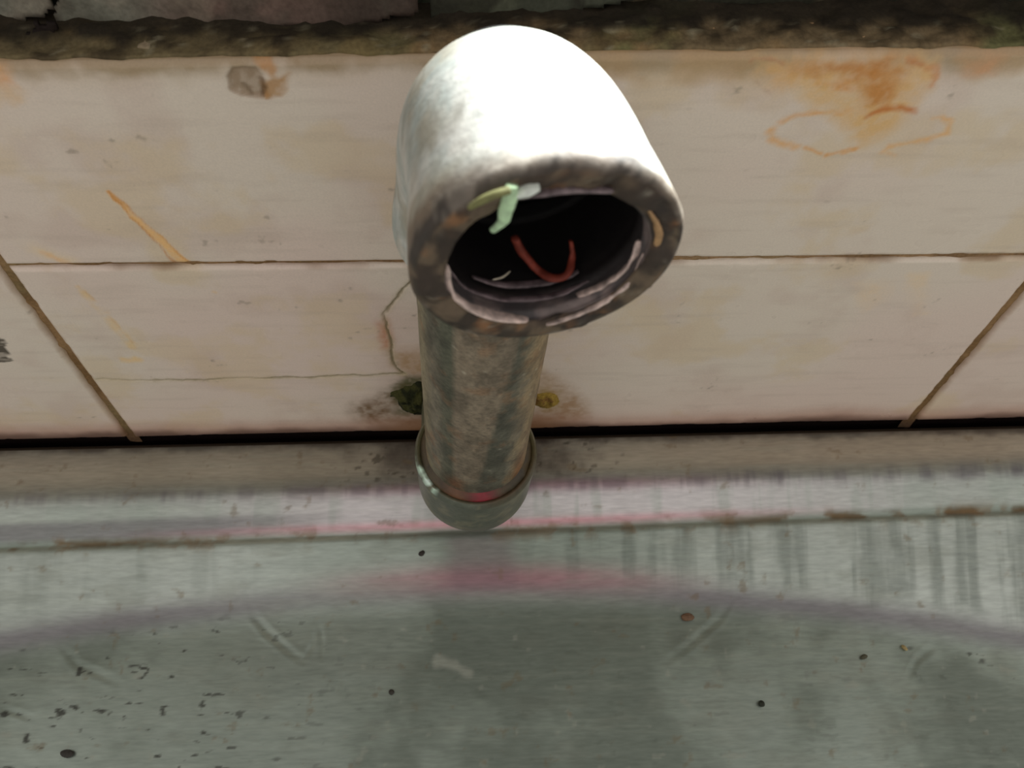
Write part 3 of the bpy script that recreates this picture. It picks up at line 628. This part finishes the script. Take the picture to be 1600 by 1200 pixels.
def upper_elbow():
    n = nrm(np.cross(-a_m, a_d)); seg = 128
    path, tan = elbow_path(MOUTH, a_m, E_UP, a_d, L_E, 0.0235, 0.0165)
    m = len(path); arc_len = np.concatenate([[0], np.cumsum(np.linalg.norm(np.diff(path, axis=0), axis=1))]); tot = arc_len[-1]
    rad = 0.0117 - 0.0006 * np.exp(-((arc_len - tot * 0.5) / 0.012) ** 2) + 0.0008 * np.exp(-(arc_len / 0.006) ** 2) + 0.0008 * np.exp(-((tot - arc_len) / 0.005) ** 2)
    rad[0] -= 0.0004
    outer = sweep(path, tan, n, rad, seg)
    # slightly lumpy casting
    nz = fbm(outer, 0.006, 3, 201) - 0.5
    cen = path[:, None, :]; outer = cen + (outer - cen) * (1 + 0.018 * nz)[..., None]
    # rim face, threaded bore, then the inner tube
    t = np.linspace(0, 1, 7)[1:]; rim = []
    ri = 0.0093
    for q in t:
        r = rad[0] * (1 - q) + ri * q; rim.append(sweep([MOUTH - a_m * 0.0001 + a_m * 0.0003 * math.sin(q * math.pi)], [-a_m], n, [r], seg)[0])
    rim = np.array(rim); nr = fbm(rim, 0.0025, 3, 202) - 0.5
    rim = rim + a_m * (nr * 0.0018)[..., None]
    rr_ = MOUTH + (rim - MOUTH) * (1 + 0.10 * (fbm(rim, 0.0030, 4, 209) - 0.5) * np.linspace(0.2, 1, 6)[:, None])[..., None]; rim = rr_
    thp, tht = [], []
    bore = []
    for k in range(60):                          # cut threads, turned as one long helix
        dep = 0.0004 + k * 0.0002; th = np.linspace(0, 2 * np.pi, seg, endpoint=False)
        ph = (dep / 0.0018 - th / (2 * np.pi)) % 1.0
        r = 0.0091 + (0.00025 + 0.00025 * fbm(np.stack([np.cos(th) * .009, np.sin(th) * .009, th * 0 + dep], -1), 0.006, 2, 208)) * np.abs(2 * ph - 1) * max(0.0, 1 - dep / 0.005)
        q = np.cross(n, -a_m); bore.append(MOUTH - a_m * dep + r[:, None] * (np.cos(th)[:, None] * n + np.sin(th)[:, None] * q))
    bore = np.array(bore)
    pin, tin = elbow_path(MOUTH, a_m, E_UP, a_d, L_E - 0.0125, 0.0230, 0.0105, 4, 20)
    inner = sweep(pin, tin, n, np.full(len(pin), 0.0088), seg)
    grid = np.concatenate([outer[::-1], rim, bore, inner]); N = len(grid)
    V = grid.reshape(-1, 3); Fc = grid_faces(N, seg, 0, True)
    # ---- colour
    P3 = V; ring = np.repeat(np.arange(N), seg)
    dm = (V - MOUTH) @ (-a_m)                    # depth behind the mouth
    n1 = fbm(P3, 0.010, 4, 203); n2 = fbm(P3, 0.003, 4, 204); n3 = fbm(P3, 0.0012, 3, 205)
    C = np.ones((len(V), 3)) * np.array((0.74, 0.74, 0.69))
    C = over(C, (0.42, 0.40, 0.33), sstep(0.47, 0.60, n1) * 0.55)
    C = over(C, (0.46, 0.55, 0.53), sstep(0.52, 0.64, fbm(P3, 0.007, 4, 206)) * 0.6)
    C = over(C, (0.86, 0.86, 0.80), sstep(0.5, 0.62, n2) * 0.5)
    C = over(C, (0.22, 0.19, 0.14), sstep(0.62, 0.74, n2) * 0.45)
    isout = ring < m
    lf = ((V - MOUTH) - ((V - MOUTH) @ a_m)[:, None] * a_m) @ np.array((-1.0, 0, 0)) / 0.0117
    C = over(C, (0.36, 0.33, 0.25), sstep(0.30, 0.80, lf + (n1 - 0.5) * 0.9) * (0.35 + 0.5 * pct(n2, 0.3, 0.8)))  # left flank painted darker for its shade, with mottled weathering
    C = over(C, (0.33, 0.42, 0.41), sstep(0.30, 0.6, lf) * pct(fbm(P3, 0.004, 5, 211), 0.55, 0.9) * 0.35)
    edge = dm + (n2 - 0.5) * 0.0045 + (n3 - 0.5) * 0.002
    side = sstep(0.3, -0.9, ((V - MOUTH) / 0.0125) @ np.array((1, 0, 0.5)))      # the rust climbs highest on the left
    C = over(C, lin((112, 92, 66), K), sstep(0.0050, 0.0005, edge - 0.0030 * side) * 0.5 * isout * (0.5 + 0.5 * pct(n2, 0.2, 0.7)))
    C = over(C, lin((72, 54, 38), K), sstep(0.0026, 0.0002, edge - 0.0030 * side) * 0.7 * isout)
    C = over(C, lin((34, 28, 22), K), sstep(0.0014, 0.0000, edge - 0.0008 * side) * 0.9 * isout * (0.35 + 0.65 * pct(n3, 0.2, 0.6)))
    isr = (ring >= m) & (ring < m + 6)
    rc = np.ones((len(V), 3)) * lin((92, 78, 62), K)
    rc = over(rc, lin((52, 42, 34), K), sstep(0.42, 0.58, n2))
    rc = over(rc, lin((128, 88, 54), K), sstep(0.55, 0.78, fbm(P3, 0.0024, 4, 207)) * 0.7)
    rc = over(rc, lin((140, 134, 120), K), sstep(0.66, 0.84, n3) * 0.6)
    rc = over(rc, lin((34, 28, 24), K), pct(fbm(P3, 0.0018, 4, 210), 0.62, 0.92) * 0.75)
    C = np.where(isr[:, None], rc * 0.80, C)
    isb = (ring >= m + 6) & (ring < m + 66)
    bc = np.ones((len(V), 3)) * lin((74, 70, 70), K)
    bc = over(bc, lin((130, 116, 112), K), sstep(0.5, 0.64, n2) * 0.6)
    bc = over(bc, (0.012, 0.010, 0.010), sstep(0.0008, 0.0040, dm))  # shade inside the bore painted in, near black with depth
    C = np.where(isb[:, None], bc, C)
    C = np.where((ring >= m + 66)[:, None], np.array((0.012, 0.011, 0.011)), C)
    A = np.zeros((len(V), 3)); A[:, 0] = 0.50 + 0.2 * n1; A[:, 1] = np.where(isout, 0.15 * sstep(0.003, 0.006, dm), 0.0)
    A[isr, 0] = 0.75; A[isb, 0] = 0.5; A[isb, 1] = 0.2
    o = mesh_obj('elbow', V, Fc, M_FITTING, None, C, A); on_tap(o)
    o['label'] = 'upper elbow, white and scaly, its rusty open mouth facing the viewer'
    return o, n
UP, nU = upper_elbow()
qU = np.cross(nU, -a_m)
def mouth_pt(ang, r, dep):                       # ang in degrees, 0 = right, 90 = up, as seen looking into the mouth
    right = nrm(np.cross(a_m, np.array((0, 0, 1.0)))) * -1 if False else nrm(np.cross(np.array((0, 0, 1.0)), a_m)) 
    upv = np.cross(a_m, right)
    c, s = math.cos(math.radians(ang)), math.sin(math.radians(ang))
    return MOUTH - a_m * dep + r * (c * right + s * upv)

def tube(pts, rads, seg=10, flat=None, flat_dir=None, sub=6, wob=0.0, seed=0):
    """smooth tube through points; flat < 1 squeezes it along flat_dir"""
    pts = np.asarray(pts, float); k = len(pts); T = np.linspace(0, k - 1, (k - 1) * sub + 1); P = []
    for t in T:                                  # Catmull-Rom
        i = min(int(t), k - 2); f = t - i
        p0, p1, p2, p3 = pts[max(i - 1, 0)], pts[i], pts[i + 1], pts[min(i + 2, k - 1)]
        P.append(0.5 * ((2 * p1) + (-p0 + p2) * f + (2 * p0 - 5 * p1 + 4 * p2 - p3) * f ** 2 + (-p0 + 3 * p1 - 3 * p2 + p3) * f ** 3))
    P = np.array(P); rr = np.interp(T, np.arange(k), rads); V = []
    th = np.linspace(0, 2 * np.pi, seg, endpoint=False)
    for i in range(len(P)):
        t = nrm(P[min(i + 1, len(P) - 1)] - P[max(i - 1, 0)])
        ref = np.asarray(flat_dir if flat_dir is not None else (0.1, 0.3, 0.95), float)
        u = nrm(ref - t * ref.dot(t)); w = np.cross(t, u)
        V.append(P[i] + rr[i] * ((flat or 1.0) * np.cos(th)[:, None] * u + np.sin(th)[:, None] * w))
    V = np.array(V)
    if wob: V = V + ((fbm(V, 0.0016, 3, seed) - 0.5) * wob)[..., None] * nrm(np.array((0.5, -0.6, 0.6)))
    n = len(V); vv = V.reshape(-1, 3); F = grid_faces(n, seg, 0, True).tolist()
    vv = np.concatenate([vv, [P[0], P[-1]]])
    for j in range(seg): F.append((j, (j + 1) % seg, n * seg)); F.append(((n - 1) * seg + (j + 1) % seg, (n - 1) * seg + j, n * seg + 1))
    return vv, F

M_TAPE = mat_plain('old_thread_tape', lin((168, 150, 142), K), 0.5, 0, 0.5, 900)
M_TAPE_DARK = mat_plain('grey_thread_tape', lin((92, 80, 82), K), 0.5, 0, 0.6, 900)
def tape(angs, r, dep, rad, mat, flat=0.45, wob=0.0008, seed=1):
    k = len(angs); P = [mouth_pt(a, (r if np.isscalar(r) else r[i]), (dep if np.isscalar(dep) else dep[i])) for i, a in enumerate(angs)]
    rads = [rad * (0.25 + 0.75 * math.sin(math.pi * (i + 0.35) / (k - 0.3)) ** 0.7) for i in range(k)]
    v, f = tube(P, rads, 10, flat, None, 6, wob, seed)
    o = mesh_obj('thread_tape', v, f, mat, UP); return o
tape((178, 195, 215, 235, 252, 262), (0.0093, 0.0094, 0.0093, 0.0092, 0.0092, 0.0093), (0.0014, 0.0009, 0.0006, 0.0005, 0.0005, 0.0004), 0.00105, M_TAPE, 0.35, 0.0016, 301)
tape((272, 290, 308, 325, 338, 350), (0.0100, 0.0099, 0.0098, 0.0097, 0.0096, 0.0095), (0.0000, 0.0001, 0.0002, 0.0004, 0.0007, 0.0010), 0.00055, M_TAPE, 0.5, 0.0012, 302)
tape((296, 312, 328, 342, 355), 0.0091, (0.0016, 0.0014, 0.0013, 0.0014, 0.0018), 0.00075, M_TAPE, 0.35, 0.0016, 303)
tape((225, 245, 265, 285, 300), 0.0089, 0.0042, 0.0006, M_TAPE_DARK, 0.4, 0.0014, 304)
tape((190, 215, 240, 262, 285, 305), 0.0091, 0.0026, 0.0005, M_TAPE_DARK, 0.4, 0.0016, 305)
tape((62, 74, 86, 98, 108), 0.0094, (0.0004, 0.0003, 0.0003, 0.0003, 0.0004), 0.0008, M_TAPE_DARK, 0.5, 0.0020, 306)
tape((352, 4, 16, 26, 36), (0.0098, 0.0099, 0.0100, 0.0100, 0.0100), (0.0003, 0.0001, 0.0, -0.0001, 0.0), 0.0004, mat_plain('brown_thread_paste', lin((142, 112, 78), K), 0.6), 0.6, 0.0005, 307)
o = tape((98, 104, 111), 0.0106, -0.0002, 0.00085, mat_plain('pale_scale', lin((176, 182, 174), K), 0.6), 0.6, 0.0008, 308); o.name = 'lime_scale'

def pipe():
    p0 = E_UP + a_d * 0.0150; p1 = BASE + a_d * 0.006; nr, seg = 150, 120
    t = np.linspace(0, 1, nr); path = p0 + (p1 - p0) * t[:, None]
    n = nrm(np.cross(-a_m, a_d))
    G = sweep(path, [a_d] * nr, n, np.full(nr, 0.0100), seg)
    V = G.reshape(-1, 3); q = np.cross(n, a_d)
    loc = V - (p0 + ((V - p0) @ a_d)[:, None] * a_d)
    X = loc @ np.array((1, 0, 0)) / 0.0100; S = (V - BASE) @ (-a_d)     # height above the socket rim
    n1 = fbm(V, 0.008, 4, 211, (1, 1, 2.5)); n2 = fbm(V, 0.003, 4, 212); n3 = fbm(V, 0.0011, 3, 213)
    V = V + loc * ((n2 - 0.5) * 0.02)[:, None]
    C = np.ones((len(V), 3)) * lin((108, 103, 90), K)
    C = over(C, lin((82, 83, 74), K), sstep(0.38, 0.62, n1) * 0.7)
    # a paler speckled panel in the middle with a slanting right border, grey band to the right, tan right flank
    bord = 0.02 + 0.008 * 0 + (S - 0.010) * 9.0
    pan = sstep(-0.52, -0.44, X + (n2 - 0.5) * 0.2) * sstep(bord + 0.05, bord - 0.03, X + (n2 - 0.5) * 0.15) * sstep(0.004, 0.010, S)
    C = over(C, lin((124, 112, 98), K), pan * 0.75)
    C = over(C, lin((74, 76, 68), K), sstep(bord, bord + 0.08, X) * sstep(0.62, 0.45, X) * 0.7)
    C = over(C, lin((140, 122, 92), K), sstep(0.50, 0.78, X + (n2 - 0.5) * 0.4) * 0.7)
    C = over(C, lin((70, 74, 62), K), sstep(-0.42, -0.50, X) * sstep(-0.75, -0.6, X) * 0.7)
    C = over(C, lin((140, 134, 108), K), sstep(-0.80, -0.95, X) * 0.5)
    C = over(C, lin((128, 96, 70), K), sstep(0.56, 0.76, n2) * 0.45)
    C = over(C, lin((176, 172, 158), K), sstep(0.76, 0.86, n3) * 0.5)
    C = over(C, lin((46, 46, 42), K), sstep(0.30, 0.20, n3) * 0.5)
    C = over(C, lin((128, 82, 54), K), np.exp(-((X + 0.42) / 0.16) ** 2 - ((S - 0.0045) / 0.0022) ** 2) * 0.7)
    C = over(C, lin((120, 78, 48), K), np.exp(-((X - 0.80) / 0.12) ** 2) * sstep(0.016, 0.004, S) * 0.7)
    C = over(C, lin((84, 60, 40), K), sstep(0.0016, 0.0, S + (n2 - 0.5) * 0.002) * 0.7)
    C = C * (0.62 + 0.42 * pct(fbm(V, 0.0022, 4, 214, (1, 1, 1.6)), 0.05, 0.95))[:, None] * np.array((1.02, 0.98, 0.93))
    A = np.zeros((len(V), 3)); A[:, 0] = 0.45 + 0.2 * n1; A[:, 1] = 0.35
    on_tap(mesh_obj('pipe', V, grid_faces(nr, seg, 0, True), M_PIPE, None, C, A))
pipe()

def lower_elbow():
    a = -a_d; E = BASE + a_d * 0.0215; b = nrm(np.array((0, 1.0, 0)) - a * a[1]); seg = 110
    n = nrm(np.cross(-a, b)); L2 = (0.0050 - E[1]) / b[1]
    path, tan = elbow_path(BASE, a, E, b, 0.0215, L2, 0.0100)
    al = np.concatenate([[0], np.cumsum(np.linalg.norm(np.diff(path, axis=0), axis=1))])
    rad = 0.0121 + 0.0003 * np.exp(-(al / 0.006) ** 2); rad[0] -= 0.0005
    outer = sweep(path, tan, n, rad, seg)
    nz = fbm(outer, 0.006, 3, 221) - 0.5; outer = path[:, None] + (outer - path[:, None]) * (1 + 0.012 * nz)[..., None]
    rim = np.array([sweep([BASE + a * h], [a_d], n, [r], seg)[0] for r, h in ((0.0118, 0.0002), (0.0112, 0.0), (0.0108, -0.0006), (0.0104, -0.0014))])
    g = np.concatenate([outer[::-1], rim]); N = len(g); V = g.reshape(-1, 3)
    n1 = fbm(V, 0.008, 4, 222); n2 = fbm(V, 0.003, 4, 223); n3 = fbm(V, 0.0012, 3, 224)
    C = np.ones((len(V), 3)) * lin((88, 90, 78), K)
    C = over(C, lin((72, 76, 68), K), sstep(0.45, 0.6, n1) * 0.6); C = over(C, lin((122, 116, 94), K), sstep(0.56, 0.68, n2) * 0.4)
    ring = np.repeat(np.arange(N), seg); hh = (V - BASE) @ a
    C = over(C, lin((66, 58, 34), K), (ring >= len(path)) * 0.6)
    fr = V - BASE; ang = np.degrees(np.arctan2(fr[:, 1], fr[:, 0]))   # -90 in front, -160 at the left
    up = sstep(-0.0016, -0.0003, hh)
    C = over(C, lin((196, 222, 205), K), up * sstep(-178, -172, ang) * sstep(-128, -136, ang) * sstep(0.45, 0.62, n3))  # glint painted along the left of the rim
    C = over(C, lin((62, 44, 26), K), up * sstep(-95, -70, ang) * sstep(30, 0, ang) * 0.7)
    C = over(C, lin((70, 70, 40), K), sstep(-0.010, 0.004, V[:, 1] - BASE[1]) * 0.5)
    A = np.zeros((len(V), 3)); A[:, 0] = 0.42; A[:, 1] = 0.30
    o = on_tap(mesh_obj('elbow', V, grid_faces(N, seg, 0, True), M_FITTING, None, C, A))
    o['label'] = 'lower elbow, dull grey-green, turning back into the wall'
    return o
LOW = lower_elbow()

def sealant_ring():
    k = 72; th = np.linspace(0, 2 * np.pi, k, endpoint=False); n = nrm(np.cross(-a_m, a_d)); q = np.cross(n, a_d); V = []
    for t in th:
        d = math.cos(t) * n + math.sin(t) * q
        w = 0.0004 * (fbm(np.array([d * 0.01]), 0.003, 3, 231)[0] - 0.5)
        for r, h in ((0.00985, 0.0016), (0.0104, 0.0011), (0.0111, 0.0003), (0.0113, -0.0006), (0.0104, -0.0014)):
            V.append(BASE + d * (r + w) - a_d * (h + w))
    V = np.array(V); F = []
    for i in range(k):
        for j in range(4): F.append((i * 5 + j, ((i + 1) % k) * 5 + j, ((i + 1) % k) * 5 + j + 1, i * 5 + j + 1))
    fr = V - BASE; ang = np.degrees(np.arctan2(fr[:, 1], fr[:, 0])); n2 = fbm(V, 0.002, 3, 232)
    C = np.ones((len(V), 3)) * lin((60, 50, 32), K); C = over(C, lin((40, 34, 22), K), sstep(0.45, 0.6, n2) * 0.8)
    C = over(C, lin((96, 62, 40), K), np.exp(-((ang + 112) / 14) ** 2) * 0.7)
    C = over(C, lin((112, 22, 36), K), np.exp(-((ang + 84) / 13) ** 2) * 0.9)
    o = on_tap(mesh_obj('joint_compound', V, F, M_FITTING, None, C, np.tile((0.4, 0, 0), (len(V), 1))))
    o['label'] = 'brown joint compound with a red smear in front'
sealant_ring()

# ================================================================== LOOSE BITS
def mouth_px(px, py, dep): return plane_pt(px, py, MOUTH - a_m * dep, a_m)
def bore_px(px, py, dmax, rmax):                  # where the ray through the mouth meets the bore, at most dmax deep
    for dep in np.linspace(0.0005, dmax, 60):
        p = mouth_px(px, py, dep)
        if np.linalg.norm(p - MOUTH + a_m * dep) > rmax: break
    return p
M_GREEN = mat_plain('pale_green_scrap', lin((160, 186, 150), K), 0.6, 0, 0.25, 700)
v1, f1 = tube([mouth_px(*p) for p in ((800, 290, -0.0004), (796, 310, -0.0006), (790, 332, -0.0002), (786, 345, 0.0006), (771, 359, 0.0010))], [0.00050, 0.00062, 0.00060, 0.00052, 0.00040], 12, 0.75, None, 6, 0.0004, 401)
v2, f2 = tube([mouth_px(*p) for p in ((796, 297, -0.0010), (775, 303, -0.0011), (755, 312, -0.0010), (734, 324, -0.0006))], [0.0004, 0.0004, 0.00045, 0.0003], 12, 0.75, None, 6, 0.0003, 402)
sc = empty('plant_scrap', tuple(mouth_px(798, 292, 0)))
SI = Matrix.Translation(-Vector(sc.location))
for nm, v, f, m in (('stem', v1, f1, M_GREEN), ('side_shoot', v2, f2, mat_plain('olive_scrap', lin((92, 92, 56), K), 0.7, 0, 0.3, 700))):
    o = mesh_obj(nm, v, f, m, sc); o.matrix_parent_inverse = SI
tag(sc, 'pale green forked scrap hanging in the upper left of the tap mouth', 'plant scrap')
v, f = tube([bore_px(*p, 0.0060, 0.0078) for p in ((804, 372), (818, 396), (838, 420), (862, 434), (884, 429), (894, 402), (892, 376))], [0.00045, 0.00058, 0.00045, 0.00052, 0.0004, 0.00036, 0.00024], 12, 0.8, None, 6, 0.0006, 403)
o = mesh_obj('fibre_strand', v, f, mat_plain('rust_red_fibre', lin((96, 36, 23), K), 0.7, 0, 0.4, 900))
tag(o, 'rust red fibre strand curled in a U inside the tap mouth', 'fibre')
v, f = tube([bore_px(*p, 0.0060, 0.0082) for p in ((770, 437), (785, 433), (797, 424))], [0.00005, 0.00012, 0.00006], 8, 1, None, 6)
o = mesh_obj('hair_strand', v, f, mat_plain('pale_hair', lin((190, 180, 160), K), 0.5)); tag(o, 'short thin pale hair at the lower left inside the tap mouth', 'hair')

# moss beside the supply pipe
def moss(name, centre, rx, rz, h, cols, seed, label):
    V, F, C = [], [], []
    nu, nv = 40, 40
    X, Z = np.meshgrid(np.linspace(-1, 1, nu), np.linspace(-1, 1, nv), indexing='ij'); P3 = np.stack([X * rx + centre[0], np.zeros_like(X), Z * rz + centre[1]], -1)
    rr = np.hypot(X, Z) + (fbm(P3, 0.003, 3, seed) - 0.5) * 0.7
    Y = -h * sstep(1.0, 0.2, rr) * (0.5 + fbm(P3, 0.0012, 3, seed + 1)) + 0.0004
    Fg = grid_faces(nu, nv); Fg = Fg[(rr.ravel()[Fg] < 1.0).all(axis=1)]
    used = np.unique(Fg); rm = -np.ones(nu * nv, int); rm[used] = np.arange(len(used))
    P = np.stack([P3[..., 0], Y, P3[..., 2]], -1).reshape(-1, 3)[used]; nz = fbm(P, 0.0016, 3, seed + 2)
    C = np.ones((len(P), 3)) * lin(cols[0], K); C = over(C, lin(cols[1], K), sstep(0.45, 0.6, nz))
    o = mesh_obj(name, P, rm[Fg], M_MOSS, wall, C, np.tile((0.95, 0, 0), (len(P), 1))); o['kind'] = 'stuff'; o['label'] = label
moss('moss', wall_pt(648, 622), 0.0060, 0.0088, 0.0030, ((50, 50, 24), (26, 28, 14)), 501, 'dark green moss left of the pipe')
moss('moss', wall_pt(852, 624), 0.0045, 0.0050, 0.0014, ((124, 102, 46), (104, 76, 40)), 511, 'ochre crust right of the pipe')

# grit lying in the sink
def grit(px, py, r, rgb, label, seed, el=1.4):
    p = sink_pt(px, py); z = float(sink_z(p[0], -p[1])); nu, nv = 9, 14; V = []
    for i in range(nu):
        ph = math.pi * i / (nu - 1)
        for j in range(nv):
            th = 2 * math.pi * j / nv; V.append((math.sin(ph) * math.cos(th) * el, math.sin(ph) * math.sin(th), math.cos(ph) * 0.6))
    V = np.array(V) * r; V = V * (0.75 + 0.5 * fbm(V + seed, r * 1.1, 2, seed))[:, None]
    ca, sa = math.cos(seed), math.sin(seed) * 0.4; V = V @ np.array([[ca, sa, 0], [-sa, ca, 0], [0, 0, 1]])
    o = mesh_obj('grit_crumb', V, grid_faces(nu, nv, 0, True), mat_plain('grit', lin(rgb, K), 0.8, 0, 0.3, 2000))
    o.location = (p[0], p[1], z - V[:, 2].min() - r * 0.12); tag(o, label, 'crumb', 'crumbs in the sink')
grit(659, 866, 0.0010, (44, 40, 36), 'small black crumb on the slope left below the lower elbow', 1)
grit(1189, 1100, 0.0012, (34, 38, 28), 'round black crumb alone on the right part of the sink floor', 2, 1.1)
grit(1074, 965, 0.0010, (92, 70, 52), 'flat brown crumb at the right end of the painted pink reflection', 3, 1.8)
grit(1349, 1027, 0.0008, (66, 64, 50), 'long dark crumb near the right dent of the sink floor', 4, 1.8)
grit(1412, 1013, 0.0009, (140, 124, 84), 'flat ochre crumb right of the long dark crumb', 5, 1.9)
grit(106, 1178, 0.0009, (44, 42, 38), 'black flake in the lower left corner of the sink', 6, 1.9)
grit(612, 1082, 0.0008, (48, 46, 40), 'tiny dark crumb on the sink floor below the tap, left of centre', 7, 1.0)
